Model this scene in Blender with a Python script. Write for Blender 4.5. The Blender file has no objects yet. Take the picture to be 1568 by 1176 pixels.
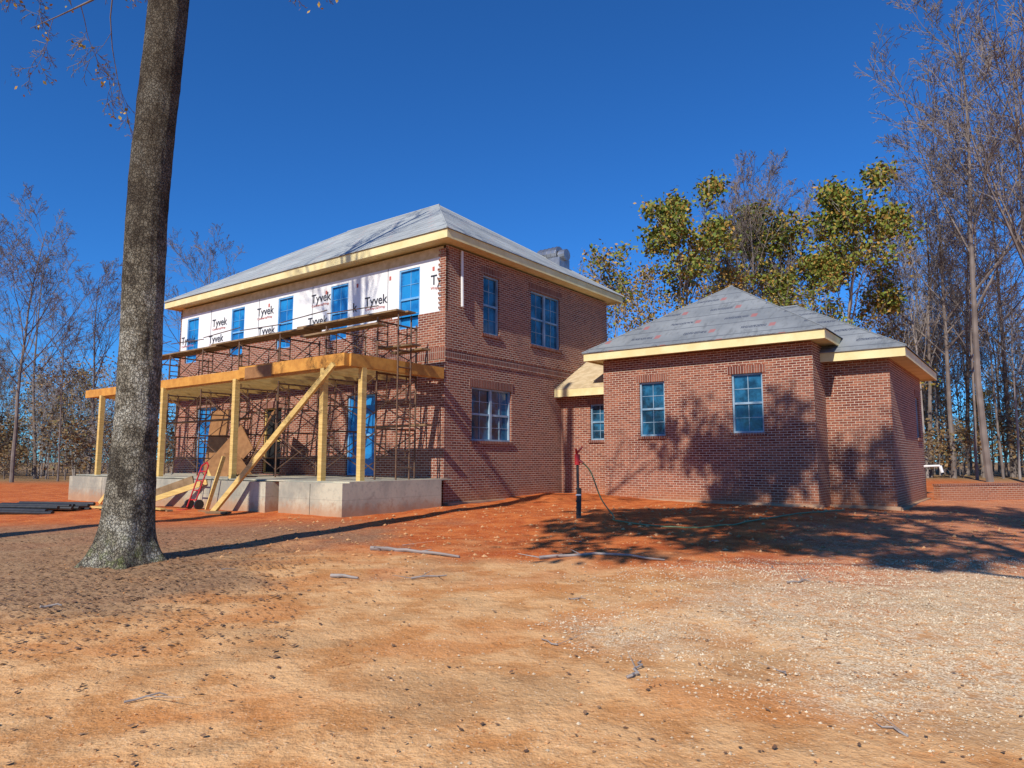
import bpy, math, random
import numpy as np
from mathutils import Vector, Matrix, noise
rnd=random.Random(7)
sc=bpy.context.scene
col=sc.collection
TH=.642; C=Vector((-1.834,18.875,0)); CAMH=1.191
SUN_AZ=math.radians(207); SUN_EL=math.radians(38)

# ---------------------------------------------------------------- materials
def mat(name,rough=.85,spec=.2):
    m=bpy.data.materials.new(name); m.use_nodes=True
    nt=m.node_tree; b=nt.nodes['Principled BSDF']
    b.inputs['Roughness'].default_value=rough
    b.inputs['Specular IOR Level'].default_value=spec
    return m,nt,b
def mixc(nt,fac,a,b,mode='MIX'):
    n=nt.nodes.new('ShaderNodeMix'); n.data_type='RGBA'; n.blend_type=mode
    for i,v in ((0,fac),(6,a),(7,b)):
        if isinstance(v,(int,float)): n.inputs[i].default_value=v
        elif isinstance(v,tuple): n.inputs[i].default_value=(*v,1)
        else: nt.links.new(v,n.inputs[i])
    return n.outputs[2]
def math_(nt,op,a,b=None,c=None,clamp=False):
    n=nt.nodes.new('ShaderNodeMath'); n.operation=op; n.use_clamp=clamp
    for i,v in enumerate((a,b,c)):
        if v is None: continue
        if isinstance(v,(int,float)): n.inputs[i].default_value=v
        else: nt.links.new(v,n.inputs[i])
    return n.outputs[0]
def ramp(nt,v,lo,hi):
    n=nt.nodes.new('ShaderNodeMapRange'); nt.links.new(v,n.inputs[0])
    n.inputs[1].default_value=lo;n.inputs[2].default_value=hi
    n.interpolation_type='SMOOTHSTEP'
    return n.outputs[0]
def nz(nt,scale,detail=4,rough=.6,vec=None,out='Fac'):
    n=nt.nodes.new('ShaderNodeTexNoise'); n.inputs['Scale'].default_value=scale
    n.inputs['Detail'].default_value=detail;n.inputs['Roughness'].default_value=rough
    if vec is not None: nt.links.new(vec,n.inputs['Vector'])
    return n.outputs[out]
def coords(nt,kind='Object',scale=None):
    t=nt.nodes.new('ShaderNodeTexCoord'); v=t.outputs[kind]
    if scale:
        mp=nt.nodes.new('ShaderNodeMapping'); mp.inputs['Scale'].default_value=scale
        nt.links.new(v,mp.inputs[0]); v=mp.outputs[0]
    return v
def bump(nt,b,h,strength=.5,dist=.02):
    n=nt.nodes.new('ShaderNodeBump'); n.inputs['Strength'].default_value=strength
    n.inputs['Distance'].default_value=dist
    nt.links.new(h,n.inputs['Height']); nt.links.new(n.outputs[0],b.inputs['Normal'])
def simple(name,c1,c2,scale=6,rough=.8,spec=.2,metal=0,stretch=None,bs=.2,bd=.01):
    m,nt,b=mat(name,rough,spec); v=coords(nt,'Object',stretch)
    n=nz(nt,scale,3 if bs else 1,.6,v)
    nt.links.new(mixc(nt,ramp(nt,n,.3,.7),c1,c2),b.inputs['Base Color'])
    b.inputs['Metallic'].default_value=metal
    if bs: bump(nt,b,n,bs,bd)
    return m
def brick_mat(name,c1,c2,mortar,bw=.205,bh=.068,ms=.012,off=.5):
    m,nt,b=mat(name,.9,.15)
    uv=coords(nt,'UV')
    br=nt.nodes.new('ShaderNodeTexBrick'); nt.links.new(uv,br.inputs['Vector'])
    br.offset=off
    br.inputs['Color1'].default_value=(0,0,0,1);br.inputs['Color2'].default_value=(1,1,1,1)
    br.inputs['Mortar'].default_value=(.5,.5,.5,1)
    br.inputs['Scale'].default_value=1;br.inputs['Brick Width'].default_value=bw
    br.inputs['Row Height'].default_value=bh;br.inputs['Mortar Size'].default_value=ms*.5
    br.inputs['Mortar Smooth'].default_value=.1;br.inputs['Bias'].default_value=0
    base=mixc(nt,br.outputs['Color'],c1,c2)
    n1=nz(nt,.9,4,.65,uv); n2=nz(nt,26,2,.6,uv)
    base=mixc(nt,math_(nt,'MULTIPLY',ramp(nt,n1,.40,.66),.40),base,(.40,.18,.115))
    base=mixc(nt,math_(nt,'MULTIPLY',ramp(nt,n1,.50,.34),.4),base,(.15,.04,.03))
    base=mixc(nt,math_(nt,'MULTIPLY',ramp(nt,n2,.50,.66),.65),base,(.065,.026,.022))
    mo=mixc(nt,ramp(nt,n1,.35,.65),mortar,tuple(x*.72 for x in mortar))
    cc=mixc(nt,br.outputs['Fac'],base,mo)
    sep=nt.nodes.new('ShaderNodeSeparateXYZ'); nt.links.new(coords(nt,'Object'),sep.inputs[0])
    s=math_(nt,'SUBTRACT',1,ramp(nt,math_(nt,'ADD',sep.outputs[2],math_(nt,'MULTIPLY',n1,-.5)),-.2,.35))
    cc=mixc(nt,math_(nt,'MULTIPLY',s,.5),cc,(.42,.17,.08))
    nt.links.new(cc,b.inputs['Base Color'])
    bump(nt,b,math_(nt,'SUBTRACT',1,br.outputs['Fac']),.6,.01)
    return m
M={}
M['brick']=brick_mat('red_brick',(.18,.046,.028),(.36,.122,.068),(.68,.59,.47))
M['soldier']=brick_mat('soldier_brick',(.13,.036,.026),(.27,.09,.057),(.50,.43,.36),bw=.075,bh=.32,off=0)
M['lumber']=simple('new_lumber',(.72,.50,.18),(.56,.37,.12),3,.7,stretch=(1,1,8))
M['fascia']=simple('fascia_board',(.82,.70,.38),(.72,.58,.28),2,.6)
M['lvl']=simple('laminated_beam',(.64,.31,.065),(.48,.21,.045),4,.7)
M['ply']=simple('plywood',(.62,.49,.31),(.48,.36,.21),5,.8)
M['darkply']=simple('plywood_tan',(.34,.17,.07),(.25,.12,.05),5,.8)
m,nt,b=mat('concrete',.9,.2); v=coords(nt,'Object'); n1=nz(nt,.9,4,.65,v); n2=nz(nt,7,4,.7,v)
c=mixc(nt,ramp(nt,n1,.35,.65),(.30,.285,.23),(.54,.49,.36)); c=mixc(nt,math_(nt,'MULTIPLY',ramp(nt,n2,.5,.7),.4),c,(.22,.21,.18))
sp=nt.nodes.new('ShaderNodeSeparateXYZ'); nt.links.new(v,sp.inputs[0])
c=mixc(nt,math_(nt,'MULTIPLY',ramp(nt,math_(nt,'ADD',sp.outputs[2],math_(nt,'MULTIPLY',n2,-.5)),.08,-.3),.75),c,(.42,.22,.11))
c=mixc(nt,math_(nt,'MULTIPLY',ramp(nt,math_(nt,'ABSOLUTE',math_(nt,'SUBTRACT',sp.outputs[2],.30)),.012,.0),.3),c,(.15,.14,.12))
nt.links.new(c,b.inputs['Base Color']); bump(nt,b,n2,.4,.01); M['concrete']=m
M['steel']=simple('rusty_steel',(.10,.07,.055),(.20,.10,.05),20,.6,.4,.4)
M['galv']=simple('galvanised_metal',(.45,.46,.48),(.30,.31,.33),3,.35,.5,.8)
M['white']=simple('white_plastic',(.75,.75,.74),(.68,.68,.68),5,.4)
M['frame']=simple('window_vinyl',(.15,.27,.38),(.34,.45,.54),2,.4,.4)
M['frameb']=simple('window_vinyl_film',(.08,.30,.58),(.20,.42,.66),3,.35,.4)
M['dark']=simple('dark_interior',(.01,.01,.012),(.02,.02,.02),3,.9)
M['red']=simple('red_enamel',(.55,.02,.02),(.42,.02,.015),8,.35,.5)
M['black']=simple('black_plastic',(.02,.02,.022),(.035,.035,.035),8,.5,.4)
M['hose']=simple('hose_green',(.12,.22,.10),(.20,.28,.13),8,.5,.4)
M['ink']=simple('black_ink',(.03,.035,.05),(.05,.05,.07),8,.6)
M['redink']=simple('red_ink',(.5,.12,.10),(.5,.15,.12),8,.6)
M['scaf']=simple('scaffold_plank',(.30,.20,.11),(.19,.12,.06),4,.8)
def glass(name,c1,c2,r=.08):
    m,nt,b=mat(name,r,.6); v=coords(nt,'Object')
    n=nz(nt,1.6,4,.65,v)
    nt.links.new(mixc(nt,ramp(nt,n,.38,.62),c1,c2),b.inputs['Base Color'])
    bump(nt,b,nz(nt,5,2,.5,v),.12,.02)
    return m
M['glass']=glass('window_glass',(.008,.03,.055),(.025,.14,.26))
M['glassb']=glass('window_glass_blue_film',(.01,.12,.36),(.02,.24,.56),.2)
M['film']=glass('blue_door_film',(.008,.10,.32),(.02,.22,.54),.25)
m,nt,b=mat('house_wrap',.55,.3); v=coords(nt,'Object')
n=nz(nt,3,4,.6,v)
nt.links.new(mixc(nt,ramp(nt,n,.35,.7),(.82,.81,.80),(.74,.73,.72)),b.inputs['Base Color']); bump(nt,b,nz(nt,1.2,3,.5,coords(nt,'Object',(3,1,.6))),.5,.04); M['wrap']=m
def felt(name,c1,c2,marks):
    m,nt,b=mat(name,.8,.25); uv=coords(nt,'UV')
    sep=nt.nodes.new('ShaderNodeSeparateXYZ'); nt.links.new(uv,sep.inputs[0])
    n=nz(nt,.7,4,.6,uv); nf=nz(nt,5,4,.7,coords(nt,'UV',(1,.25,1)))
    base=mixc(nt,ramp(nt,n,.3,.7),c1,c2)
    base=mixc(nt,math_(nt,'MULTIPLY',ramp(nt,nf,.48,.7),.5),base,tuple(x*.5 for x in c2))
    wob=math_(nt,'MULTIPLY',n,.12)
    vv=math_(nt,'ADD',sep.outputs[1],wob)
    f=math_(nt,'FRACT',math_(nt,'DIVIDE',vv,.85))
    lap=math_(nt,'LESS_THAN',f,.05)
    base=mixc(nt,math_(nt,'MULTIPLY',lap,.8),base,(.08,.09,.11))
    row=math_(nt,'FLOOR',math_(nt,'DIVIDE',vv,.85))
    uu=math_(nt,'ADD',math_(nt,'DIVIDE',sep.outputs[0],1.7),math_(nt,'MULTIPLY',row,.41))
    fu=math_(nt,'FRACT',uu)
    g=nz(nt,26,2,.6,uv)
    txt=math_(nt,'MULTIPLY',math_(nt,'LESS_THAN',fu,.42),math_(nt,'MULTIPLY',math_(nt,'GREATER_THAN',f,.42),math_(nt,'LESS_THAN',f,.60)))
    txt=math_(nt,'MULTIPLY',txt,math_(nt,'GREATER_THAN',g,.47))
    base=mixc(nt,math_(nt,'MULTIPLY',txt,marks),base,(.05,.06,.09))
    fr=math_(nt,'MULTIPLY',math_(nt,'MULTIPLY',math_(nt,'GREATER_THAN',fu,.46),math_(nt,'LESS_THAN',fu,.56)),math_(nt,'MULTIPLY',math_(nt,'GREATER_THAN',f,.38),math_(nt,'LESS_THAN',f,.66)))
    base=mixc(nt,math_(nt,'MULTIPLY',fr,marks*.8),base,(.36,.11,.10))
    nt.links.new(base,b.inputs['Base Color'])
    bump(nt,b,n,.5,.15)
    return m
M['felt']=felt('roof_underlayment',(.42,.44,.43),(.29,.31,.315),.35)
M['felt2']=felt('roof_underlayment_grey',(.26,.275,.285),(.175,.19,.205),.9)
def leafmat(name,cs,scale=.6):
    m,nt,b=mat(name,.6,.2); v=coords(nt,'Object')
    n=nz(nt,scale,2,.6,v); n2=nz(nt,4,1,.6,v)
    c=mixc(nt,ramp(nt,n,.38,.62),cs[0],cs[1]); c=mixc(nt,ramp(nt,n2,.5,.7),c,cs[2])
    nt.links.new(c,b.inputs['Base Color'])
    return m
M['leafg']=leafmat('foliage_olive',((.095,.145,.022),(.19,.22,.035),(.28,.21,.045)))
M['leafy']=leafmat('foliage_yellow',((.42,.27,.05),(.36,.19,.045),(.20,.17,.045)))
M['leafb']=leafmat('foliage_brown',((.20,.13,.06),(.29,.16,.065),(.14,.13,.05)),.3)
M['litter']=leafmat('fallen_leaf',((.19,.10,.055),(.27,.16,.09),(.11,.065,.04)),3)
M['twig']=simple('bare_bark',(.26,.22,.20),(.34,.30,.27),2,.9,bs=0)
M['twigd']=simple('bare_bark_dark',(.15,.12,.105),(.23,.19,.165),2,.9,bs=0)

# ---------------------------------------------------------------- mesh builder
class MB:
    def __init__(s): s.v=[];s.f=[];s.uv=[];s.mi=[];s.mats=[]
    def m(s,key):
        if key not in s.mats: s.mats.append(key)
        return s.mats.index(key)
    def poly(s,pts,key,flip=None):
        pts=[Vector(p) for p in pts]
        n=(pts[1]-pts[0]).cross(pts[2]-pts[0]); n.normalize()
        if abs(n.z)>.995: t=Vector((1,0,0)); bt=Vector((0,1,0))
        else:
            t=Vector((0,0,1)).cross(n); t.normalize(); bt=n.cross(t)
        i=len(s.v); s.v+=[tuple(p) for p in pts]; s.f.append(tuple(range(i,i+len(pts))))
        s.uv+= [(p.dot(t),p.dot(bt)) for p in pts]; s.mi.append(s.m(key))
    def hexa(s,c,key):
        for q in ((0,3,2,1),(4,5,6,7),(0,1,5,4),(1,2,6,5),(2,3,7,6),(3,0,4,7)): s.poly([c[i] for i in q],key)
    def box(s,x0,x1,y0,y1,z0,z1,key):
        x0,x1=min(x0,x1),max(x0,x1);y0,y1=min(y0,y1),max(y0,y1)
        s.hexa([(x0,y0,z0),(x1,y0,z0),(x1,y1,z0),(x0,y1,z0),(x0,y0,z1),(x1,y0,z1),(x1,y1,z1),(x0,y1,z1)],key)
    def obox(s,o,t,n,s0,s1,d0,d1,z0,z1,key):
        P=lambda a,d,z:o+t*a+n*d+Vector((0,0,z))
        s.hexa([P(s0,d1,z0),P(s1,d1,z0),P(s1,d0,z0),P(s0,d0,z0),P(s0,d1,z1),P(s1,d1,z1),P(s1,d0,z1),P(s0,d0,z1)],key)
    def beam(s,p,q,w,h,key):
        p=Vector(p);q=Vector(q);d=(q-p).normalized()
        up=Vector((0,0,1)) if abs(d.z)<.95 else Vector((0,1,0))
        r=d.cross(up).normalized()*w/2; u=r.cross(d).normalized()*h/2
        s.hexa([p-r-u,p+r-u,q+r-u,q-r-u,p-r+u,p+r+u,q+r+u,q-r+u],key)
    def tube(s,pts,rad,key,n=6,cap=True):
        mi=s.m(key); pts=[Vector(p) for p in pts]; base=len(s.v)
        d=(pts[-1]-pts[0]).normalized()
        a=Vector((0,0,1)) if abs(d.z)<.9 else Vector((1,0,0))
        for i,p in enumerate(pts):
            dd=(pts[min(i+1,len(pts)-1)]-pts[max(i-1,0)])
            dd=dd.normalized() if dd.length>0 else d
            r1=dd.cross(a).normalized(); r2=r1.cross(dd)
            r=rad[i] if isinstance(rad,(list,tuple)) else rad
            for k in range(n):
                an=2*math.pi*k/n; q=p+r1*(r*math.cos(an))+r2*(r*math.sin(an)); s.v.append((q.x,q.y,q.z))
        for i in range(len(pts)-1):
            for k in range(n):
                k2=(k+1)%n; s.f.append((base+i*n+k,base+i*n+k2,base+(i+1)*n+k2,base+(i+1)*n+k)); s.uv+=[(0,0)]*4; s.mi.append(mi)
        if cap and n>3:
            for off,rv in ((0,1),((len(pts)-1)*n,0)):
                fc=tuple(base+off+k for k in range(n)); s.f.append(fc if not rv else fc[::-1]); s.uv+=[(0,0)]*n; s.mi.append(mi)
    def mesh(s,name,smooth=False):
        me=bpy.data.meshes.new(name); me.from_pydata(s.v,[],s.f)
        for k in s.mats: me.materials.append(M[k])
        me.polygons.foreach_set('material_index',s.mi)
        uvl=me.uv_layers.new(name='UVMap'); uvl.data.foreach_set('uv',[c for t in s.uv for c in t])
        if smooth: me.polygons.foreach_set('use_smooth',[True]*len(s.f))
        me.update(); return me
    def obj(s,name,parent=None,smooth=False,loc=(0,0,0)):
        o=bpy.data.objects.new(name,s.mesh(name,smooth)); col.objects.link(o); o.location=loc
        if parent: o.parent=parent
        return o
def empty(name,loc=(0,0,0),rz=0):
    e=bpy.data.objects.new(name,None); e.location=loc; e.rotation_euler=(0,0,rz); col.objects.link(e); return e
U=Vector((-math.cos(TH),math.sin(TH),0)); W_=Vector((math.sin(TH),math.cos(TH),0))

# ---------------------------------------------------------------- terrain
def sm(e0,e1,x):
    t=max(0,min(1,(x-e0)/(e1-e0))); return t*t*(3-2*t)
def gz(x,y):
    z=-.42+.22*sm(0,11,y)+.13*sm(9,17,y)
    rel=Vector((x,y,0))-C; a=rel.dot(U); b=rel.dot(W_)
    z+= .07*sm(6,0,a)*sm(-4,1,b)
    z+= .16*math.exp(-((a+.6)**2+(b-4.9)**2)/4.5)
    z-= .10*sm(2,9,a)
    z-= .10*sm(-7,-11,a)*sm(0,6,b)
    near=sm(60,20,math.hypot(x,y))
    z+= near*(.06*noise.noise(Vector((x*.35,y*.35,0)))+.034*noise.noise(Vector((x*1.3,y*1.3,3)))+.014*noise.noise(Vector((x*4,y*4,5))))
    return z
nx,ny=340,380
def warp(t,k,s): return math.sinh(t*k)/math.sinh(k)*s
xs=[warp(-1+2*i/(nx-1),4.6,450) for i in range(nx)]
ys=[-12+ (warp(i/(ny-1),4.8,470)+ i/(ny-1)*22) for i in range(ny)]
ys=[-400,-100,-40]+ys
ny+=3
vs=[(x,y,gz(x,y)) for y in ys for x in xs]
fs=[(j*nx+i,j*nx+i+1,(j+1)*nx+i+1,(j+1)*nx+i) for j in range(ny-1) for i in range(nx-1)]
me=bpy.data.meshes.new('ground'); me.from_pydata(vs,[],fs); me.polygons.foreach_set('use_smooth',[True]*len(fs))
g=bpy.data.objects.new('ground',me); col.objects.link(g)
m,nt,b=mat('bare_earth',.95,.1); v=coords(nt,'Object')
sep=nt.nodes.new('ShaderNodeSeparateXYZ'); nt.links.new(v,sep.inputs[0]); X=sep.outputs[0];Y=sep.outputs[1]
n1=nz(nt,.45,3,.6,v); n2=nz(nt,2.2,4,.65,v); n3=nz(nt,13,3,.7,v); n4=nz(nt,60,1,.6,v)
n5=nz(nt,.9,3,.6,coords(nt,'Object',(.7,1.3,1)))
wn=math_(nt,'MULTIPLY',math_(nt,'SUBTRACT',n1,.5),9)
base=mixc(nt,ramp(nt,n2,.36,.62),(.53,.245,.088),(.72,.415,.19))
base=mixc(nt,math_(nt,'MULTIPLY',ramp(nt,n5,.50,.64),.65),base,(.58,.225,.068))
base=mixc(nt,math_(nt,'MULTIPLY',ramp(nt,n5,.46,.34),.5),base,(.42,.25,.12))
red=ramp(nt,math_(nt,'ADD',math_(nt,'ADD',Y,math_(nt,'MULTIPLY',X,.3)),wn),8.2,11.4)
redc=mixc(nt,ramp(nt,n2,.35,.65),(.44,.090,.020),(.62,.175,.045))
base=mixc(nt,red,base,redc)
gr=ramp(nt,math_(nt,'ADD',math_(nt,'SUBTRACT',X,math_(nt,'MULTIPLY',math_(nt,'ABSOLUTE',math_(nt,'SUBTRACT',Y,6.6)),.75)),wn),-.3,2.4)
gr=math_(nt,'MULTIPLY',gr,math_(nt,'SUBTRACT',1,math_(nt,'MULTIPLY',red,.6)))
base=mixc(nt,math_(nt,'MULTIPLY',gr,math_(nt,'ADD',math_(nt,'MULTIPLY',ramp(nt,n3,.36,.58),.65),.1)),base,mixc(nt,ramp(nt,n4,.42,.58),(.42,.30,.18),(.84,.72,.52)))
br=ramp(nt,math_(nt,'ADD',math_(nt,'ADD',math_(nt,'MULTIPLY',X,-1),math_(nt,'MULTIPLY',math_(nt,'SUBTRACT',Y,7),.25)),wn),2.8,5.0)
br=math_(nt,'MULTIPLY',br,math_(nt,'MULTIPLY',ramp(nt,Y,5.6,7.6),math_(nt,'SUBTRACT',1,ramp(nt,Y,13,16))))
base=mixc(nt,math_(nt,'MULTIPLY',br,.8),base,mixc(nt,ramp(nt,n3,.35,.65),(.16,.10,.06),(.34,.21,.125)))
far=ramp(nt,Y,38,50)
base=mixc(nt,far,base,(.28,.17,.08))
base=mixc(nt,math_(nt,'MULTIPLY',ramp(nt,n4,.60,.76),.5),base,(.85,.66,.45))
base=mixc(nt,math_(nt,'MULTIPLY',ramp(nt,n4,.38,.24),.45),base,(.24,.10,.04))
base=mixc(nt,math_(nt,'MULTIPLY',ramp(nt,n3,.58,.74),.45),base,(.31,.14,.055))
nt.links.new(base,b.inputs['Base Color'])
hh=math_(nt,'ADD',math_(nt,'MULTIPLY',n2,1.8),math_(nt,'ADD',math_(nt,'MULTIPLY',n3,.8),math_(nt,'MULTIPLY',n4,.2)))
bump(nt,b,hh,.65,.04); me.materials.append(m)

# ---------------------------------------------------------------- house
house=empty('brick_house',C,-TH)
V=Vector
def wallp(mb,o,t,n,s0,s1,z0,z1,ops,key,dep=.13):
    S=sorted({s0,s1,*[x for q in ops for x in q[:2]]}); Z=sorted({z0,z1,*[x for q in ops for x in q[2:4]]})
    P=lambda a,z,d=0:o+t*a-n*d+V((0,0,z))
    for i in range(len(S)-1):
        for j in range(len(Z)-1):
            cs,cz=(S[i]+S[i+1])/2,(Z[j]+Z[j+1])/2
            if any(q[0]<cs<q[1] and q[2]<cz<q[3] for q in ops): continue
            mb.poly([P(S[i],Z[j]),P(S[i+1],Z[j]),P(S[i+1],Z[j+1]),P(S[i],Z[j+1])],key)
    for q in ops:
        a,c,e,f=q[:4]
        mb.poly([P(a,e),P(a,f),P(a,f,dep),P(a,e,dep)],key); mb.poly([P(c,f),P(c,e),P(c,e,dep),P(c,f,dep)],key)
        mb.poly([P(a,f),P(c,f),P(c,f,dep),P(a,f,dep)],key); mb.poly([P(c,e),P(a,e),P(a,e,dep),P(c,e,dep)],key)
def window(o,t,n,s0,s1,z0,z1,units=1,fk='frame',gk='glass',trim=True,rows=2,colsn=2,rec=.09):
    fb=MB(); gb=MB()
    wu=(s1-s0)/units
    for k in range(units):
        a,c=s0+k*wu,s0+(k+1)*wu; F=.05
        ob=lambda *q:fb.obox(o,t,n,*q,fk)
        ob(a,a+F,-rec-.05,-rec+.03,z0,z1);ob(c-F,c,-rec-.05,-rec+.03,z0,z1)
        ob(a+F,c-F,-rec-.05,-rec+.03,z0,z0+F);ob(a+F,c-F,-rec-.05,-rec+.03,z1-F,z1)
        mz=(z0+z1)/2; ob(a+F,c-F,-rec-.05,-rec+.012,mz-.03,mz+.03)
        for (y0,y1) in ((z0+F,mz-.03),(mz+.03,z1-F)):
            for i in range(1,colsn):
                x=a+F+(c-a-2*F)*i/colsn; ob(x-.008,x+.008,-rec-.04,-rec-.012,y0,y1)
            if rows==2:
                yy=(y0+y1)/2
                for i in range(colsn):
                    xa=a+F+(c-a-2*F)*i/colsn+(.008 if i else 0); xb=a+F+(c-a-2*F)*(i+1)/colsn-(.008 if i<colsn-1 else 0)
                    ob(xa,xb,-rec-.04,-rec-.014,yy-.008,yy+.008)
        P=lambda s_,z_:o+t*s_+n*(-rec-.028)+V((0,0,z_))
        gb.poly([P(a+.02,z0+.02),P(c-.02,z0+.02),P(c-.02,z1-.02),P(a+.02,z1-.02)],gk)
    fb.obj('window_frame',house); gb.obj('window_pane',house)
    if trim:
        tb=MB(); tb.obox(o,t,n,s0-.1,s1+.1,-.01,.014,z1+.002,z1+.22,'soldier')
        tb.obox(o,t,n,s0-.06,s1+.06,-.05,.05,z0-.085,z0-.003,'soldier'); tb.obj('window_brick_trim',house)
ZB=-.7
walls=MB()
nF=V((0,-1,0)); tF=V((1,0,0))
nS=V((1,0,0)); tS=V((0,1,0))
nB=V((0,1,0)); tB=V((-1,0,0)); nL=V((-1,0,0)); tL=V((0,-1,0))
O=V((0,0,0)); L,W=14.165,9.087
upper=[(-a-.42,-a+.42,4.95,6.72) for a in (1.45,4.55,7.35,10.2,13.3)]
lowd=[(-4.0,-2.75,.75,3.15),(-12.6,-11.3,.75,3.15),(-8.3,-7.3,.75,2.95)]
TB=5.30
upb=[(q[0],q[1],q[2],TB) for q in upper]
wallp(walls,O,tF,nF,-L,0,ZB,TB,upb+lowd,'brick')
wb=MB()
upw=[(q[0],q[1],TB,q[3]) for q in upper]
wallp(wb,V((0,.045,0)),tF,nF,-L,-.13,TB,6.86,upw,'wrap',.09)
wallp(wb,V((0,.05,0)),tF,nF,-L,-.13,6.86,7.16,[],'ply')
wb.poly([(-L,0,TB),(0,0,TB),(0,.12,TB),(-L,.12,TB)],'brick')
for x in (-2.35,-5.9,-8.9,-12.0): wb.box(x,x+.012,.036,.046,TB,6.86,'ink')
wb.obj('house_wrap_sheets',house)
rb=MB()
z=TB; i=0
while z<7.05:
    wd=.16+.10*(i%2)+.05*(rnd.random()); rb.box(-wd,0,-0.002,.12,z,z+.068,'brick'); z+=.068;i+=1
x=-L
while x<-.6:
    s=rnd.uniform(.4,1.4); hh_=rnd.choice([0,.068,.068,.136])
    if hh_ and not any(q[0]-s<x<q[1] for q in upper): rb.box(x,x+s,-0.002,.10,TB,TB+hh_,'brick')
    x+=s
rb.obj('brick_courses',house)
for q in upper: window(V((0,.0,0)),tF,nF,*q,1,'frameb','glassb',trim=False)
for q in lowd[:2]:
    window(O,tF,nF,*q,1,'frameb','film',trim=True,rows=1,colsn=1)
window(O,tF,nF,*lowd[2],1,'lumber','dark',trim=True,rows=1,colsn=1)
so=[(1.65,2.42,4.9,6.67),(4.08,5.80,4.9,6.67),(1.15,3.03,1.75,3.28)]
wallp(walls,O,tS,nS,0,W,ZB,7.16,so,'brick')
window(O,tS,nS,*so[0],1); window(O,tS,nS,*so[1],2); window(O,tS,nS,*so[2],2,rows=2)
wallp(walls,V((-L,W,0)),tL,nL,0,W,ZB,7.16,[],'brick')
wallp(walls,V((0,W,0)),tB,nB,0,L,ZB,7.16,[(2,3,1,3),(6,8,1,3)],'brick')
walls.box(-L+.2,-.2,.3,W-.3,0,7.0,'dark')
bd=MB(); bd.obox(O,tS,nS,0.0,W,-.01,.022,4.22,4.29,'brick'); bd.obox(O,tS,nS,0,W,-.01,.012,4.02,4.22,'soldier'); bd.obox(O,tS,nS,0,W,-.01,.022,3.96,4.02,'brick')
bd.obox(O,tF,nF,-L,0,-.01,.018,3.96,4.29,'soldier')
bd.obj('brick_band_course',house)
B1=5.32
w1o=[(3.17,3.99,1.92,3.55),(6.02,6.88,1.95,3.60)]
wallp(walls,V((0,B1,0)),tF,nF,1.93,8.2,ZB,4.33,w1o,'brick')
for q in w1o: window(V((0,B1,0)),tF,nF,*q,1)
B2=6.6; A2=9.8
wallp(walls,V((8.2,0,0)),tS,nS,B1,B2,ZB,4.33,[],'brick')
wallp(walls,V((1.93,11.5,0)),tL,nL,0,11.5-B1,ZB,4.33,[],'brick')
wallp(walls,V((0,B2,0)),tF,nF,8.2,A2,ZB,3.9,[],'brick')
wallp(walls,V((A2,0,0)),tS,nS,B2,12.7,ZB,3.9,[(11.3,12.1,1.9,3.2)],'brick')
window(V((A2,0,0)),tS,nS,11.3,12.1,1.9,3.2,1)
wallp(walls,V((A2,12.7,0)),tB,nB,0,A2-1.93,ZB,3.9,[],'brick')
wallp(walls,V((1.93,12.7,0)),tL,nL,0,1.2,ZB,3.9,[],'brick')
BC=5.85
co=[(1.12,1.75,1.85,3.02)]
wallp(walls,V((0,BC,0)),tF,nF,0,1.93,ZB,3.35,co,'brick'); window(V((0,BC,0)),tF,nF,*co[0],1)
walls.obj('brick_walls',house)
ff=MB()
ff.box(0,.14,.05,BC-.2,ZB,.055,'concrete'); ff.box(1.8,8.32,B1-.12,B1,ZB,.05,'concrete'); ff.box(8.2,A2+.1,B2-.12,B2,ZB,0,'concrete'); ff.box(A2,A2+.12,B2,12.7,ZB,-.03,'concrete')
ff.obj('concrete_footing',house)
def hip(name,x0,x1,y0,y1,z,pitch,key,ft=.245):
    rb=MB(); fb=MB(); e=.04; zt=z+.015
    X0,X1,Y0,Y1=x0-e,x1+e,y0-e,y1+e
    hw=(Y1-Y0)/2
    zr=zt+hw*pitch
    r0=V((X0+hw,(Y0+Y1)/2,zr)); r1=V((X1-hw,(Y0+Y1)/2,zr))
    A,Bq,Cq,D=V((X0,Y0,zt)),V((X1,Y0,zt)),V((X1,Y1,zt)),V((X0,Y1,zt))
    if (r1-r0).length<.05:
        r1=r0; F=[[A,Bq,r0],[Bq,Cq,r0],[Cq,D,r0],[D,A,r0]]
    else: F=[[A,Bq,r1,r0],[Bq,Cq,r1],[Cq,D,r0,r1],[D,A,r0]]
    for f_ in F: rb.poly(f_,key)
    for p,q in ((A,Bq),(Bq,Cq),(Cq,D),(D,A)):
        dz=V((0,0,.02)); rb.poly([p-dz,q-dz,q,p],key)
    rb.tube([r0+V((-.05,0,.0)),r1+V((.05,0,.0))],.04,key,6)
    for p,r in ((A,r0),(D,r0),(Bq,r1),(Cq,r1)): rb.tube([p,r],.025,key,5)
    rb.obj(name,house)
    t=.04
    fb.box(x0,x1,y0,y0+t,z-ft,z,'fascia'); fb.box(x0,x1,y1-t,y1,z-ft,z,'fascia')
    fb.box(x0,x0+t,y0+t,y1-t,z-ft,z,'fascia'); fb.box(x1-t,x1,y0+t,y1-t,z-ft,z,'fascia')
    fb.poly([(x0+t,y0+t,z-.2),(x0+t,y1-t,z-.2),(x1-t,y1-t,z-.2),(x1-t,y0+t,z-.2)],'fascia')
    fb.obj(name+'_fascia',house)
hip('main_roof',-14.62,.45,-.45,9.54,7.42,.645,'felt')
hip('wing_roof',1.48,8.63,4.87,12.0,4.55,.65,'felt2')
hip('rear_wing_roof',2.2,10.25,6.15,13.15,4.10,.60,'felt2')
cr=MB()
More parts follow.
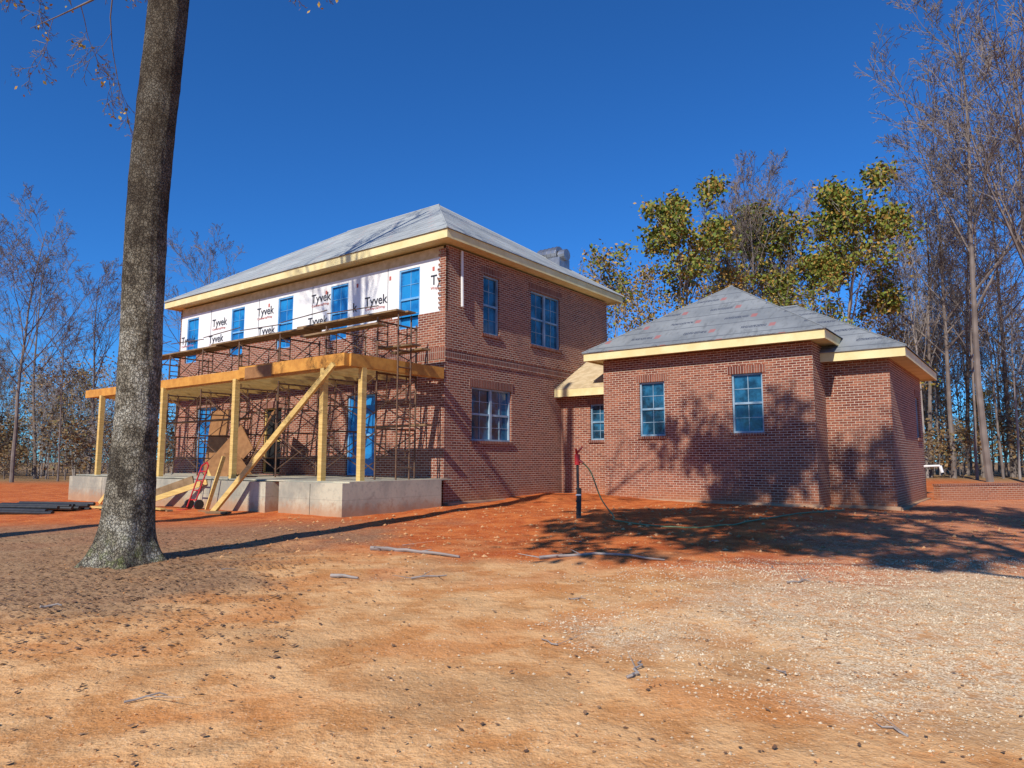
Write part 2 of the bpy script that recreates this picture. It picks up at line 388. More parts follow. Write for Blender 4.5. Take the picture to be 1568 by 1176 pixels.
ya,yb=BC-.45,9.0
z0_,z1_=3.55,3.55+(yb-ya)*.55
cr.hexa([V((0.02,ya,z0_-.03)),V((2.3,ya,z0_-.03)),V((2.3,yb,z1_-.03)),V((0.02,yb,z1_-.03)),V((0.02,ya,z0_)),V((2.3,ya,z0_)),V((2.3,yb,z1_)),V((0.02,yb,z1_))],'ply')
cr.box(.02,1.92,ya-.0,ya+.04,z0_-.27,z0_-.032,'fascia'); cr.poly([(.02,ya+.04,z0_-.2),(.02,BC,z0_-.2),(1.92,BC,z0_-.2),(1.92,ya+.04,z0_-.2)],'fascia')
cr.obj('connector_roof',house)
vt=MB(); cx,cy=-1.5,7.7
vt.box(cx-.5,cx+.5,cy-.35,cy+.35,8.2,8.75,'galv')
vt.tube([(cx-.58,cy,8.95),(cx+.30,cy,8.95)],.30,'galv',16)
vt.tube([(cx+.33,cy,8.88),(cx+.62,cy,8.88)],.22,'galv',16)
for k in range(5): vt.tube([(cx-.5+k*.18,cy,8.95),(cx-.48+k*.18,cy,8.95)],.315,'galv',16)
vt.obj('roof_vent_cap',house,False)
pp=MB(); pp.tube([(.07,.63,5.5),(.07,.60,7.1)],.04,'white',8)
pp.tube([(A2,12.4,1.0),(A2+.45,12.4,1.02)],.035,'white',8); pp.tube([(A2+.45,12.4,1.02),(A2+.5,12.4,.8)],.05,'white',8); pp.obj('vent_pipe',house)
def text(s_,x,z,size,key):
    cu=bpy.data.curves.new('wrap_lettering','FONT'); cu.body=s_; cu.size=size; cu.extrude=.001; cu.offset=.004 if size>.2 else 0
    o=bpy.data.objects.new('wrap_lettering',cu); col.objects.link(o); o.parent=house; o.location=(x,.035,z); o.rotation_euler=(math.pi/2,0,0); cu.materials.append(M[key])
for a,z in ((3.35,5.85),(5.95,6.3),(6.1,5.55),(9.0,6.25),(8.9,5.55),(11.9,6.2),(12.1,5.6),(14.1,5.75)):
    text('Tyvek',-a,z,.40,'ink'); text('CommercialWrap',-a+.02,z-.14,.12,'redink')
text('k',-3.9,5.75,.40,'ink'); text('Ty',-.60,6.1,.40,'ink'); text('Wrap',-.60,5.96,.12,'redink')
for a in (2.25,3.7,.5,5.2,8.3): 
    q=MB(); q.box(-a-.04,-a+.04,.036,.044,6.5,6.62,'redink'); q.obj('wrap_stamp',house)

# ---------------------------------------------------------------- porch + scaffold
pc=MB()
zp=.68
pc.box(-2.0,.34,-3.7,-.45,ZB,zp,'concrete'); pc.box(-14.0,-2.55,-3.7,-.02,ZB,zp-.02,'concrete'); pc.box(-2.55,-2.0,-2.6,-.02,ZB,zp-.1,'concrete')
pc.box(-14.0,.34,-3.5,-.03,zp,zp+.03,'concrete')
for x in (-.8,-5.5,-8.5,-11.5): pc.box(x-.006,x+.006,-3.703,-3.6,ZB,zp-.03,'dark')
pc.obj('porch_foundation',house)
pf=MB()
yb=-3.35
def post(x,y,z1=3.4): pf.box(x-.07,x+.07,y-.07,y+.07,zp+.03,z1,'lumber')
for a in (.85,4.6,8.5,12.7): post(-a,yb)
post(-.05,-2.85)
post(-13.6,-1.2);
pf.box(-4.4,-.05,yb-.07,yb+.07,3.40,3.70,'lvl'); pf.box(-14.0,-4.42,yb-.02,yb+.10,3.38,3.64,'lvl')
pf.box(-4.1,-2.9,yb-.075,yb+.0,3.36,3.66,'darkply')
pf.box(-14.0,-.05,yb+.35,yb+.40,3.4,3.68,'lumber')
pf.box(-.12,.02,yb+.08,-.05,3.40,3.70,'lvl'); pf.box(-14,-13.86,yb+.1,-.05,3.4,3.68,'lvl')
for k in range(18):
    x=-.5-k*.79
    pf.box(x-.02,x+.02,yb+.42,-.05,3.45,3.64,'lumber')
pf.beam((-.35,yb-.12,3.45),(-4.15,-4.15,-.15),.09,.13,'lumber')
pf.beam((-9.2,yb-.1,1.9),(-11.0,-3.95,-.15),.05,.10,'lumber')
pf.obj('porch_framing',house)
bo=MB()
bo.beam((-5.9,-3.72,.66),(-8.2,-4.6,-.1),.05,.22,'scaf'); bo.beam((-5.2,-3.72,.62),(-7.5,-4.7,-.12),.05,.14,'lumber')
for k in range(9): bo.beam((-7.4-rnd.random(),-4.5-k*.13,-.12+.04*(k%3)),(-4.6-rnd.random(),-4.7-k*.12,-.12+.04*(k%3)),.14,.04,rnd.choice(['lumber','scaf','ply']))
for k in range(6): bo.beam((-3.6-rnd.random(),-4.0-k*.1,-.1),(-2.9-rnd.random()*.5,-4.3-rnd.random()*.3,-.07),.10,.04,rnd.choice(['darkply','scaf','ply']))
bo.beam((-4.4,-3.74,1.3),(-4.75,-3.95,-.1),.04,.1,'lumber')
bo.obj('lumber_pile',house)
sh=MB()
sh.beam((-6.4,-1.9,.72),(-6.0,-1.2,2.7),1.1,.02,'darkply'); sh.beam((-7.6,-2.2,.72),(-6.1,-2.0,1.9),.03,.9,'darkply'); sh.beam((-5.2,-2.6,.8),(-6.3,-2.4,1.4),.4,.03,'darkply')
sh.beam((-9.6,-1.0,.72),(-9.6,-.8,2.9),1.2,.02,'darkply')
sh.box(-8.2,-7.2,-2.0,-1.4,zp+.03,1.15,'lumber')
sh.obj('plywood_sheets',house)
ht=MB()
for dx in (-.16,.16): ht.tube([(-5.3+dx,-4.1,-.05),(-5.1+dx,-3.85,1.05)],.022,'red',6)
for zz in (.15,.4,.65,.9): ht.tube([(-5.46+.2*zz,-4.06+.2*zz,zz),(-5.14+.2*zz,-4.06+.2*zz,zz)],.018,'red',6)
ht.tube([(-5.26,-3.85,1.05),(-5.1,-3.8,1.14),(-4.94,-3.85,1.05)],.022,'red',6)
ht.box(-5.48,-5.12,-4.4,-4.1,-.11,-.09,'red')
for dx in (-.24,.24): ht.tube([(-5.3+dx-.03,-4.0,.03),(-5.3+dx+.03,-4.0,.03)],.13,'black',12)
ht_o=ht.obj('hand_truck',None); ht_o.location=C; ht_o.rotation_euler=(0,0,-TH)

scf=empty('scaffolding',C,-TH)
sb=MB()
y0,y1=-1.95,-.55
bays=[-.55,-2.6,-4.7,-6.8,-8.9,-11.0,-13.1]
r=.026
for x in bays:
    for lv in range(3):
        zb=zp+.03+lv*1.42; zt=zb+1.38
        if lv==2: zt=zb+1.3
        for y in (y0,y1): sb.tube([(x,y,zb),(x,y,zt)],r,'steel',6)
        sb.tube([(x,y0,zt-.1),(x,y1,zt-.1)],r,'steel',6); sb.tube([(x,y0,zb+.55),(x,y1,zb+.55)],r*.8,'steel',6)
        sb.tube([(x,y0+.35,zb+.55),(x,y0+.35,zt-.1)],r*.7,'steel',5); sb.tube([(x,y1-.35,zb+.55),(x,y1-.35,zt-.1)],r*.7,'steel',5)
        for k in range(3): sb.tube([(x,y0,zb+.7+.2*k),(x,y0+.35,zb+.7+.2*k)],r*.6,'steel',5)
for i in range(len(bays)-1):
    for lv in range(3):
        zb=zp+.25+lv*1.42; zt=zb+1.0
        for y in (y0,y1):
            sb.tube([(bays[i],y,zb),(bays[i+1],y,zt)],r*.6,'steel',5); sb.tube([(bays[i],y+.03,zt),(bays[i+1],y+.03,zb)],r*.6,'steel',5)
    sb.tube([(bays[i],y0,5.3 if i%2 else 5.15),(bays[i+1],y0,5.2)],r*.6,'steel',5)
for k in range(9): sb.tube([(.1,y0+.1,1.0+.42*k),(.1,y0+.55,1.0+.42*k)],r*.7,'steel',5)
for y in (y0+.1,y0+.55): sb.tube([(.1,y,.7),(.1,y,4.9)],r*.9,'steel',6)
sb.obj('tube_frames',scf)
pk=MB()
def plank(xa,xb,y,z,w=.28): pk.box(xa,xb,y-w/2,y+w/2,z,z+.045,'scaf')
for k,y in enumerate((y0+.12,y0+.42)):
    plank(-3.9,.15+.1*k,y,4.93); plank(-8.4,-3.6+.08*k,y,4.885); plank(-13.6,-8.1,y,4.83)
plank(-3.2,-.1,y0-.28,4.55)
for y in (y1-.2,): plank(-4.8,-1.5,y,3.95); plank(-9.4,-4.5,y,4.0); plank(-13.6,-9.2,y,3.95)
for y in (y0+.2,): plank(-13.3,-6.5,y,2.45)
pk.beam((.6,-1.7,4.05),(-.9,-1.5,4.12),.28,.045,'scaf'); pk.beam((.45,-1.2,4.02),(-.9,-1.0,4.05),.28,.045,'scaf')
pk.beam((.3,-.9,2.1),(-2,-.9,2.1),.28,.045,'scaf')
pk.obj('scaffold_planks',scf)

# ---------------------------------------------------------------- other site objects
hy=MB()
hx,hyy=1.40,14.95; hz=gz(hx,hyy)
hy.beam((0,0,-.3),(0.02,0,.62),.10,.07,'black'); hy.tube([(0,-.02,.0),(-.01,-.02,1.2)],.028,'black',8)
hy.tube([(-.01,-.02,1.12),(-.01,-.02,1.34)],.06,'red',10); hy.tube([(-.01,-.02,1.30),(-.05,-.10,1.45)],.026,'red',8)
hy.tube([(-.06,-.02,1.32),(.10,-.02,1.50)],.022,'red',6); hy.tube([(.0,-.02,1.22),(.10,-.08,1.16)],.028,'red',8)
for k in range(5): hy.beam((-.055,-.04,.1+k*.13),(.055,-.04,.1+k*.13),.03,.03,'white' if k==3 else 'black')
hy.obj('yard_hydrant',None,loc=(hx,hyy,hz))
hs=MB(); pts=[]
key=[(hx+.1,hyy-.08,hz+1.16),(hx+.28,hyy,hz+.95),(hx+.5,hyy+.1,hz+.4),(hx+.75,hyy,.02),(2.1,14.3,None),(2.9,13.5,None),(4.0,13.6,None),(5.2,14.6,None),(6.2,15.6,None),(7.4,16.6,None),(8.2,17.4,None)]
key=[V((x,y,(gz(x,y)+.02) if z is None else z)) for x,y,z in key]
for i in range(len(key)-1):
    p0=key[max(i-1,0)];p1=key[i];p2=key[i+1];p3=key[min(i+2,len(key)-1)]
    for k in range(8):
        t=k/8; q=.5*((2*p1)+(p2-p0)*t+(2*p0-5*p1+4*p2-p3)*t*t+(3*p1-p0-3*p2+p3)*t**3)
        if i>=3: q.z=gz(q.x,q.y)+.02
        pts.append(q)
hs.tube(pts,.015,'hose',6); hs.obj('garden_hose')
lw=MB()
def wallseg(p,q,th,z0,z1):
    p=V(p);q=V(q);t=(q-p).normalized(); n=V((t.y,-t.x,0)); 
    lw.obox(p,t,n,0,(q-p).length,-th/2,th/2,z0,z1,'brick'); lw.obox(p,t,n,-.02,(q-p).length+.02,-th/2-.02,th/2+.02,z1+.002,z1+.06,'soldier')
wallseg((13.6,22.6,0),(18.2,24.0,0),.22,-.6,.38); wallseg((18.22,23.9,0),(26,26.2,0),.22,-.6,.27)
lw.obj('garden_wall')
pl=MB()
for k in range(16):
    x=-13.0+rnd.uniform(-.2,.2); y=18.2+k*.12; zz=gz(x,y)+.06+.06*(k%3)
    pl.tube([(x-1.2,y+.5,zz),(x+1.2,y+rnd.uniform(-.3,.1),zz)],.05,'black',8)
pl.obj('pipe_stack')
ro=MB(); ro.tube([(-15.4,20.3,.13),(-14.9,20.1,.13)],.2,'galv',16); ro.tube([(-15.42,20.31,.13),(-14.88,20.09,.13)],.11,'dark',12); ro.obj('wire_roll')
def stick(pts,r,name='fallen_branch',twigs=3):
    s=MB(); P=[V((x,y,gz(x,y)+r*.7)) for x,y in pts]; Q=[]
    for i in range(len(P)-1):
        for k in range(4):
            q=P[i].lerp(P[i+1],k/4); q+=V((rnd.uniform(-.02,.02),rnd.uniform(-.03,.03),rnd.uniform(0,.02))); Q.append(q)
    Q.append(P[-1]); n_=len(Q)
    s.tube(Q,[r*(1-.6*i/n_) for i in range(n_)],'twig',6)
    for _ in range(twigs):
        q=rnd.choice(Q); a=rnd.uniform(0,6.28); l=rnd.uniform(.15,.4); s.tube([q,q+V((math.cos(a)*l,math.sin(a)*l,.05))],[r*.4,r*.15],'twig',5)
    s.obj(name)
stick([(-2.15,10.9),(-1.6,10.7),(-.75,10.15)],.035); stick([(.4,10.2),(1.2,10.3),(2.1,9.8)],.025); stick([(-2.2,8.7),(-1.85,8.6)],.025,twigs=0)
stick([(.8,4.95),(.88,5.1),(.97,5.45)],.012,twigs=1); stick([(-1.2,8.6),(-.8,8.75)],.014); stick([(-4.6,7.0),(-4.45,7.1)],.015,twigs=0); stick([(-2.45,4.6),(-2.25,4.75)],.008,twigs=1); stick([(3.2,8.3),(3.5,8.4)],.012)
for k in range(14):
    x=rnd.uniform(-7,4);y=rnd.uniform(4,12); a=rnd.uniform(0,3); stick([(x,y),(x+.2*math.cos(a),y+.2*math.sin(a))],.007,twigs=1)
def scatter(name,n,fn,size,key,flat=False,seed=1):
    R=np.random.RandomState(seed); vs=[];fs=[]
    for _ in range(n):
        x,y=fn(R)
        s=size[0]*(size[1]/size[0])**(R.rand()**2)
        z=gz(x,y)
        if flat:
            a=R.rand()*6.28; c,s_=math.cos(a)*s,math.sin(a)*s; t=R.uniform(-.4,.6,4)*s; b0=len(vs)
            vs+=[(x+c,y+s_,z+.008+abs(t[0])),(x-s_*.6,y+c*.6,z+.008+abs(t[1])),(x-c,y-s_,z+.008+abs(t[2])*.5),(x+s_*.6,y-c*.6,z+.008+abs(t[3]))]; fs.append((b0,b0+1,b0+2,b0+3))
        else:
            b0=len(vs)
            for dx,dy,dz in ((1,0,0),(0,1,0),(-1,0,0),(0,-1,0),(0,0,1),(0,0,-1)):
                k=s*R.uniform(.6,1.2); vs.append((x+dx*k,y+dy*k,z+s*.15+dz*k*.7))
            for f_ in ((0,1,4),(1,2,4),(2,3,4),(3,0,4),(1,0,5),(2,1,5),(3,2,5),(0,3,5)): fs.append(tuple(b0+i for i in f_))
    me=bpy.data.meshes.new(name); me.from_pydata(vs,[],fs); me.materials.append(M[key]); o=bpy.data.objects.new(name,me); col.objects.link(o)
M['pebble']=simple('pebble_stone',(.70,.58,.41),(.42,.31,.20),9,.9,bs=0)
M['clod']=simple('clay_clod',(.42,.18,.07),(.60,.34,.16),9,.9,bs=0)
def fr(R):
    y=2.5+R.rand()**1.3*11
    return y*.76*R.uniform(-1,1),y
def fg(R):
    while 1:
        y=2.6+R.rand()**.8*7.5; x=R.uniform(-.2,.82)*y
        e=x-abs(y-6.6)*.65+ 2.0*noise.noise(V((x*.5,y*.5,9)))
        if R.rand()<min(1,max(.03,e*.33)): return x,y
scatter('gravel',26000,fg,(.005,.017),'pebble',seed=3)
scatter('loose_stones',6500,fr,(.004,.017),'clod',seed=4)
def fc(R): return R.uniform(-5,12),R.uniform(10,19)
scatter('clay_clods',2200,fc,(.012,.055),'clod',seed=5)
def fl(R):
    if R.rand()<.6:
        return -4.6+R.randn()*1.3,8.4+R.randn()*1.5
    y=R.uniform(5.5,13); return R.uniform(-.75,-.3)*y,y
scatter('fallen_leaves',4800,fl,(.014,.036),'litter',True,6)
def fl2(R): y=R.uniform(3.5,13); return R.uniform(-.75,.75)*y,y
scatter('scattered_leaves',1000,fl2,(.012,.028),'litter',True,8)

# ---------------------------------------------------------------- trees
def grow(mb,tips,R,p,d,Lh,r,lvl,cfg):
    ns=cfg['ns'][lvl]; pts=[p.copy()];rad=[r]; q=p.copy(); dd=d.copy()
    for i in range(ns):
        dd=(dd+V((R.uniform(-1,1),R.uniform(-1,1),R.uniform(-1,1)))*cfg['wig'][lvl]+V((0,0,cfg['up'][lvl]))).normalized()
        q=q+dd*(Lh/ns); pts.append(q.copy()); rad.append(max(cfg['rmin'],r*(1-cfg['tap'][lvl]*(i+1)/ns)))
    if lvl>=1 and 'keep' in cfg and not cfg['keep'](pts[-1]): return
    mb.tube(pts,rad,cfg['key'],cfg['sd'][lvl],cap=False)
    if lvl>=cfg['max']-cfg.get('lt',0): tips.extend([(pts[-1],dd),(pts[len(pts)//2],dd)])
    if lvl>=cfg['max']: return
    nc=cfg['nc'][lvl]
    for k in range(nc):
        t=cfg['t0'][lvl]+(1-cfg['t0'][lvl])*(k+R.random()*.8)/nc; t=min(t,.999)
        fi=t*ns; i=int(fi); base=pts[i].lerp(pts[i+1],fi-i); rr=rad[i]+(rad[i+1]-rad[i])*(fi-i)
        loc=(pts[i+1]-pts[i]).normalized()
        ax=loc.cross(V((R.uniform(-1,1),R.uniform(-1,1),R.uniform(-1,1)))).normalized()
        nd=Matrix.Rotation(math.radians(R.uniform(*cfg['ang'][lvl])),3,ax)@loc
        f=cfg['lf'][lvl]*(1-.55*(t-cfg['t0'][lvl])/(1-cfg['t0'][lvl]+.01))*R.uniform(.7,1.2)
        grow(mb,tips,R,base,nd,Lh*f,max(cfg['rmin'],rr*.55),lvl+1,cfg)
def treecfg(**k):
    c=dict(ns=[9,5,3,2,2],wig=[.05,.14,.2,.25,.3],up=[.03,.14,.09,.05,.02],tap=[.88,.8,.7,.6,.5],sd=[8,4,3,3,3],nc=[16,7,6,4],t0=[.35,.25,.2,.15],ang=[(30,55),(25,50),(25,55),(25,60)],lf=[.40,.5,.5,.5],rmin=.008,max=4,key='twig'); c.update(k); return c
def leaves(mb,tips,R,n,spread,size,key,keep=None):
    mi=mb.m(key)
    for _ in range(n):
        p,_d=R.choice(tips); c=p+V((R.gauss(0,spread),R.gauss(0,spread),R.gauss(0,spread*.7)))
        if keep and not keep(c): continue
        a=V((R.gauss(0,1),R.gauss(0,1),R.gauss(0,1))).normalized(); b_=a.cross(V((R.gauss(0,1),R.gauss(0,1),R.gauss(0,1)))).normalized()
        s=size*R.uniform(.6,1.3); i=len(mb.v)
        for q in (c+a*s,c+b_*s*.6,c-a*s,c-b_*s*.6): mb.v.append(tuple(q))
        mb.f.append((i,i+1,i+2,i+3)); mb.uv+=[(0,0)]*4; mb.mi.append(mi)
def mktree(seed,H,r,cfg,nl=0,sp=.5,ls=.2,lk='leafg',lk2=None,lean=.05):
    R=random.Random(seed); mb=MB(); tips=[]
    grow(mb,tips,R,V((0,0,-.3)),V((R.uniform(-lean,lean),R.uniform(-lean,lean),1)).normalized(),H,r,0,cfg)
    if nl: leaves(mb,tips,R,nl,sp,ls,lk)
    if lk2: leaves(mb,tips,R,nl//3,sp,ls,lk2)
    return mb.mesh('tree_mesh_%d'%seed,False)
bare=[mktree(s,17,.13,treecfg(rmin=.009,key='twigd')) for s in (11,12,13,14)]
slim=[mktree(s,15,.085,treecfg(rmin=.010,max=3,nc=[16,6,5],t0=[.4,.25,.2],lf=[.26,.5,.5],key='twigd' if s%2 else 'twig')) for s in (21,22)]
leafy=[mktree(s,16,.20,treecfg(rmin=.012,max=3,nc=[13,6,5],lt=0,t0=[.42,.45,.3],lf=[.42,.5,.5]),6200,.32,.14,'leafg','leafy') for s in (31,32)]
yel=[mktree(s,12,.12,treecfg(rmin=.010,max=3,nc=[13,6,5],lt=0,t0=[.3,.25,.2]),1700,.35,.11,'leafy','leafg') for s in (41,42)]
bush=[mktree(s,4.2,.04,treecfg(rmin=.010,max=3,nc=[9,5,4],lt=1,t0=[.05,.2,.2],lf=[.7,.5,.5],key='twigd'),480,.5,.12,'leafb') for s in (51,52,53)]
thick=[mktree(s,9,.06,treecfg(rmin=.011,max=3,nc=[14,6,5],t0=[.12,.2,.2],lf=[.42,.5,.5],key='twigd' if s%2 else 'twig'),240,.5,.12,'leafb') for s in (61,62)]
def put(me,name,x,y,h,parent=None,rz=None,base=17,wide=1):
    o=bpy.data.objects.new(name,me); col.objects.link(o); s=h/base; o.scale=(s*wide,s*wide,s); o.rotation_euler=(0,0,rnd.uniform(0,6.28) if rz is None else rz); o.location=(x,y,gz(x,y))
    if parent: o.parent=parent
    return o
woods=empty('distant_tree_line')
def px2x(px,y): return (px-784)/1069*y
for k in range(80):
    px=rnd.choice([rnd.uniform(-200,480),rnd.uniform(880,1380),rnd.uniform(1350,1750),rnd.uniform(1350,1750)]); y=rnd.uniform(50,80)
    if 250<px<900: h=8
    elif px<300: h=rnd.uniform(7,11)
    elif px<1370: h=rnd.uniform(7,11)
    else: h=rnd.uniform(12,19)
    me=rnd.choice(slim+slim+slim+bare) if rnd.random()<.8 else rnd.choice(yel)
    if me in yel: h*=.7
    put(me,'tree',px2x(px,y),y,h*y/55,woods)
for k in range(150):
    px=rnd.choice([rnd.uniform(-250,420),rnd.uniform(-250,420),rnd.uniform(880,1400),rnd.uniform(1350,1750)]); y=rnd.uniform(46,80)
    put(rnd.choice(thick),'tree',px2x(px,y),y,rnd.uniform(4,10)*(y/60)*(1.3 if px>1370 else 1),woods,base=9,wide=1.1)
for k in range(140):
    px=rnd.choice([rnd.uniform(-250,420),rnd.uniform(880,1750)]); y=rnd.uniform(46,90)
    put(rnd.choice(bush),'shrub',px2x(px,y),y,rnd.uniform(1.2,4.4),woods,base=4.2,wide=1.5)
def T(me,name,px,y,h,**k): return put(me,name,px2x(px,y),y,h,**k)
T(bare[0],'bare_tree',25,44,17); T(bare[1],'bare_tree',-70,40,18); T(bare[2],'bare_tree',140,50,15); T(bare[3],'bare_tree',320,58,19.5); T(slim[0],'bare_tree',95,46,13); T(bare[3],'bare_tree',60,52,17,rz=1)
T(yel[0],'yellowing_tree',120,60,8,base=12); T(yel[1],'yellowing_tree',55,64,8,base=12); T(yel[1],'yellowing_tree',230,66,9,base=12)
T(leafy[0],'oak_tree',1035,48,18.5); T(leafy[1],'oak_tree',1190,52,19.5); T(leafy[0],'oak_tree',1280,50,20,rz=2.0); T(leafy[1],'oak_tree',1240,44,14,rz=1)
T(yel[0],'yellowing_tree',945,50,14,base=12); T(yel[1],'yellowing_tree',1000,46,12.5,base=12);T(yel[0],'yellowing_tree',1345,50,13,base=12,rz=3);T(yel[1],'yellowing_tree',1110,46,12.5,base=12,rz=2);T(yel[0],'yellowing_tree',1060,44,11,base=12,rz=5)
T(bare[1],'bare_tree',1130,50,21.5,rz=1);T(bare[3],'bare_tree',1180,54,22,rz=4);T(bare[0],'bare_tree',910,56,15,rz=4);T(bare[2],'bare_tree',1155,47,20,rz=2)
for px,y,h,i in ((1420,50,21,0),(1455,48,23,1),(1510,42,29,2),(1570,40,31,3),(1640,42,32,0),(1545,54,28,1),(1475,56,24,3),(1600,48,30,2)):
    T(bare[i],'bare_tree',px,y,h)
for px,y,h in ((1385,52,16),(1415,48,17),(1450,50,18),(1490,46,19),(1530,50,17),(1555,48,16),(1500,52,20),(1435,56,18)): T(slim[px%2],'bare_tree',px,y,h,base=15)

ft=empty('hardwood_tree',(0,0,0))
tb=MB(); bx,by=-5.32,9.75; bz=gz(bx,by)
prof=[(-.5,.72),(-.12,.60),(0,.50),(.12,.43),(.3,.375),(.55,.335),(.9,.31),(1.4,.288),(2,.272),(3,.268),(4,.27),(5,.272),(6,.268),(7,.272),(8,.27),(9,.26),(10.5,.24),(12,.2),(14,.15),(16,.1)]
Z_=[p[0] for p in prof];R_=[p[1] for p in prof]
NS=84; rings=[];zz=-.5
while zz<16: rings.append(zz); zz+=.05 if zz<9 else .4
for z in rings:
    r=float(np.interp(z,Z_,R_)); cx=bx+ .02*z+.03*math.sin(z*.9); cy=by+.02*math.sin(z*.7+1)
    for k in range(NS):
        an=2*math.pi*k/NS
        fl_=1+ .25*math.exp(-max(z,0)/.25)*(max(0,math.sin(an*5+1.0))**1.5-.3)
        q=V((math.cos(an)*2.2,math.sin(an)*2.2,z*.9))
        rr=r*fl_*(1+.045*noise.noise(q)+.03*noise.noise(q*2.6)+.022*noise.noise(V((q.x*6,q.y*6,z*7))))
        tb.v.append((cx+rr*math.cos(an),cy+rr*math.sin(an),bz+z))
mi=tb.m('bark')
nr=len(rings)
for i in range(nr-1):
    for k in range(NS):
        k2=(k+1)%NS; tb.f.append((i*NS+k,i*NS+k2,(i+1)*NS+k2,(i+1)*NS+k)); tb.uv+=[(0,0)]*4; tb.mi.append(mi)
m,nt,b=mat('hardwood_bark',.95,.1); v=coords(nt,'Object')
n1=nz(nt,1.6,5,.65,coords(nt,'Object',(1,1,.8))); n2=nz(nt,8,6,.75,v); n3=nz(nt,38,4,.7,v)
vo=nt.nodes.new('ShaderNodeTexVoronoi'); vo.inputs['Scale'].default_value=24; vo.feature='DISTANCE_TO_EDGE'
mp=nt.nodes.new('ShaderNodeMapping'); mp.inputs['Scale'].default_value=(1.2,1.2,.8); nt.links.new(v,mp.inputs[0]); 
wv=nt.nodes.new('ShaderNodeVectorMath'); wv.operation='ADD'; nt.links.new(mp.outputs[0],wv.inputs[0]); nz_=nz(nt,12,3,.6,v,'Color'); sv=nt.nodes.new('ShaderNodeVectorMath'); sv.operation='SCALE'; nt.links.new(nz_,sv.inputs[0]); sv.inputs['Scale'].default_value=.12; nt.links.new(sv.outputs[0],wv.inputs[1]); nt.links.new(wv.outputs[0],vo.inputs['Vector'])
c=mixc(nt,ramp(nt,n2,.38,.62),(.17,.145,.105),(.38,.34,.26))
c=mixc(nt,math_(nt,'MULTIPLY',ramp(nt,n1,.52,.59),.8),c,(.54,.51,.42))
c=mixc(nt,math_(nt,'MULTIPLY',ramp(nt,n1,.47,.40),.8),c,(.075,.06,.045))
c=mixc(nt,math_(nt,'MULTIPLY',ramp(nt,vo.outputs['Distance'],.12,.0),.7),c,(.05,.042,.035))
c=mixc(nt,math_(nt,'MULTIPLY',ramp(nt,n3,.55,.7),.5),c,(.06,.05,.04))
sp=nt.nodes.new('ShaderNodeSeparateXYZ'); nt.links.new(v,sp.inputs[0])
c=mixc(nt,math_(nt,'MULTIPLY',ramp(nt,math_(nt,'ADD',sp.outputs[2],math_(nt,'MULTIPLY',n1,3)),3.8,7.5),.72),c,(.065,.048,.036))
c=mixc(nt,math_(nt,'MULTIPLY',math_(nt,'MULTIPLY',ramp(nt,sp.outputs[2],.4,-.1),ramp(nt,n2,.5,.6)),.6),c,(.16,.18,.05))
nt.links.new(c,b.inputs['Base Color'])
hh=math_(nt,'ADD',math_(nt,'MULTIPLY',n2,.9),math_(nt,'ADD',math_(nt,'MULTIPLY',n3,.5),math_(nt,'MULTIPLY',ramp(nt,vo.outputs['Distance'],0,.15),.5)))
bump(nt,b,hh,1.0,.05); M['bark']=m
tb.obj('trunk',ft,True)
lb=MB(); tips=[]; R=random.Random(5)
cfg=treecfg(rmin=.004,ns=[4,5,4,3,2],wig=[.1,.16,.2,.25,.3],up=[0,.02,-.03,-.05,-.03],max=4,nc=[5,6,5,4],lf=[.5,.5,.5,.5],t0=[.3,.3,.2,.1],key='twigd')
def limb(z,d,Ln,r):
    grow(lb,tips,R,V((bx+.02*z,by,bz+z)),V(d).normalized(),Ln,r,0,cfg)
limb(8.75,(-1,-.1,-.02),3.6,.02); limb(9.1,(-1,.5,.0),4.4,.03); limb(8.7,(1,.2,.12),3.0,.025); limb(9.8,(-.8,.6,.3),4.5,.09); limb(10.5,(.8,-.5,.5),4.5,.09); limb(11.2,(-.3,-1,.5),4.5,.09); limb(12,(.3,1,.6),4.5,.08)
leaves(lb,tips,R,900,.10,.04,'leafy')
lb.obj('limbs',ft,True)
# broad crowned tree beside / behind the photographer (out of view; crown culled so its shade falls across yard and wing)
sd=V((-math.sin(SUN_AZ),-math.cos(SUN_AZ)))/math.tan(SUN_EL)
sdb=sd.x*W_.x+sd.y*W_.y
def keep(p):
    gx=p.x+sd.x*(p.z+.15); gy=p.y+sd.y*(p.z+.15)
    nn=noise.noise(V((gx*.5,gy*.5,2)))
    bp=(V((p.x,p.y,0))-C).dot(W_)
    zw=p.z-(5.32-bp)/sdb
    return gy>9.7+.7*nn-.10*max(0,gx-3) and gx>-2.6-.1*(gy-10) and gx<13.5 and p.y<8 and zw<3.7+.8*nn
bt=empty('shade_tree')
s1=MB(); tips=[]; R=random.Random(77)
cfg=treecfg(rmin=.012,max=3,ns=[8,6,4,3],nc=[26,9,6],lt=1,t0=[.42,.25,.2],lf=[.52,.5,.5],up=[.02,.03,.02,0],ang=[(40,75),(30,60),(30,60)],key='twigd',keep=keep)
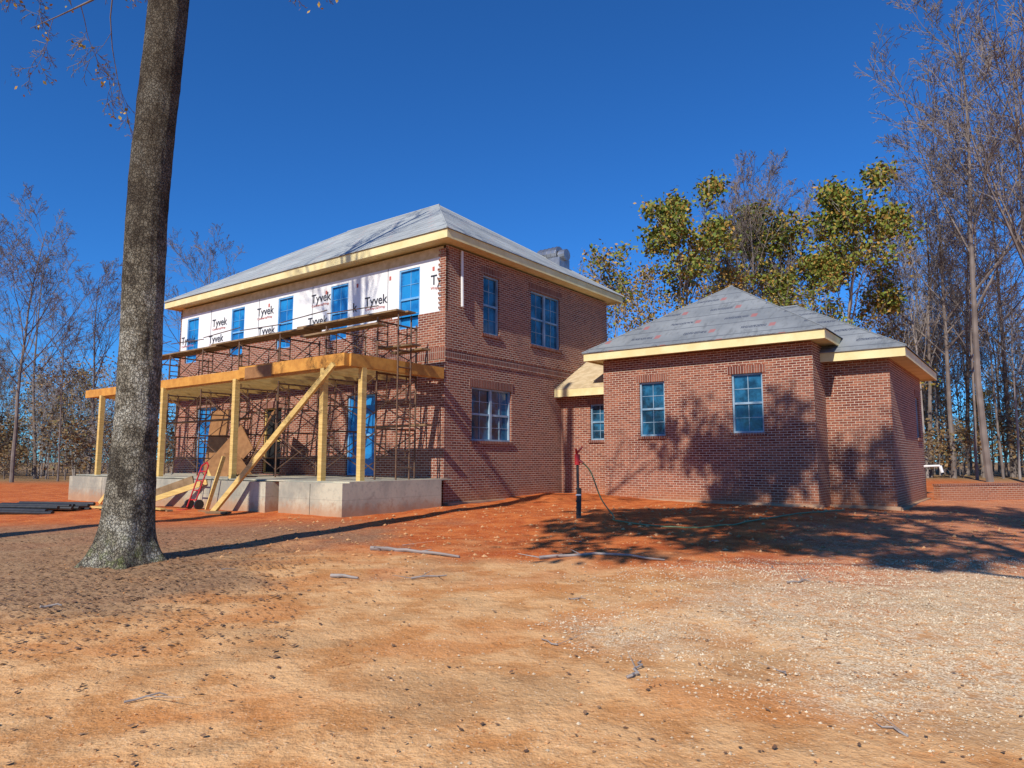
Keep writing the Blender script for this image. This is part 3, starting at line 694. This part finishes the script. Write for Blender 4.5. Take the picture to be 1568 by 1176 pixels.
grow(s1,tips,R,V((4.7,-2.2,-.5)),V((-.34,.30,1)).normalized(),19,.20,0,cfg)
# leaves gathered in clumps
ct=[t for t in tips if noise.noise(t[0]*.55)>-.10]
leaves(s1,ct,R,15000,.24,.15,'leafg',keep)
s1.obj('trunk_and_crown',bt,False)
bm=mktree(91,18,.34,treecfg(rmin=.012,max=3,wig=[.015,.14,.2,.25],t0=[.5,.25,.2],nc=[12,6,5],lf=[.3,.5,.5],tap=[.72,.8,.7,.6]),lean=.005)
o=bpy.data.objects.new('bare_tree',bm); col.objects.link(o); o.location=(-11.55,8,-.3); o.scale=(1.0,1.0,1.4)

# ---------------------------------------------------------------- light, sky, camera
w=bpy.data.worlds.new('World'); sc.world=w; w.use_nodes=True; nt=w.node_tree
bg=nt.nodes['Background']; sk=nt.nodes.new('ShaderNodeTexSky'); sk.sky_type='NISHITA'; sk.sun_disc=False
sk.sun_elevation=SUN_EL; sk.sun_rotation=SUN_AZ; sk.air_density=1.0; sk.dust_density=.05; sk.ozone_density=4.0; sk.altitude=600
nt.links.new(mixc(nt,1.0,sk.outputs[0],(.30,.90,1.58),'MULTIPLY'),bg.inputs[0]); bg.inputs[1].default_value=.09
s=V((math.sin(SUN_AZ)*math.cos(SUN_EL),math.cos(SUN_AZ)*math.cos(SUN_EL),math.sin(SUN_EL)))
sl=bpy.data.lights.new('sun','SUN'); sl.energy=5.0; sl.angle=math.radians(.5); sl.color=(1,.94,.83)
so_=bpy.data.objects.new('sun',sl); col.objects.link(so_); so_.rotation_euler=s.to_track_quat('Z','Y').to_euler(); so_.location=s*50
cam=bpy.data.cameras.new('camera'); co_=bpy.data.objects.new('camera',cam); col.objects.link(co_)
cam.sensor_width=36; cam.lens=1069.25/1568*36; cam.clip_end=2000; cam.clip_start=.05
co_.location=(0,0,CAMH); co_.rotation_euler=(math.radians(90)+.109,0,0)
sc.camera=co_
sc.view_settings.view_transform='Standard'; sc.view_settings.look='None'; sc.view_settings.exposure=0
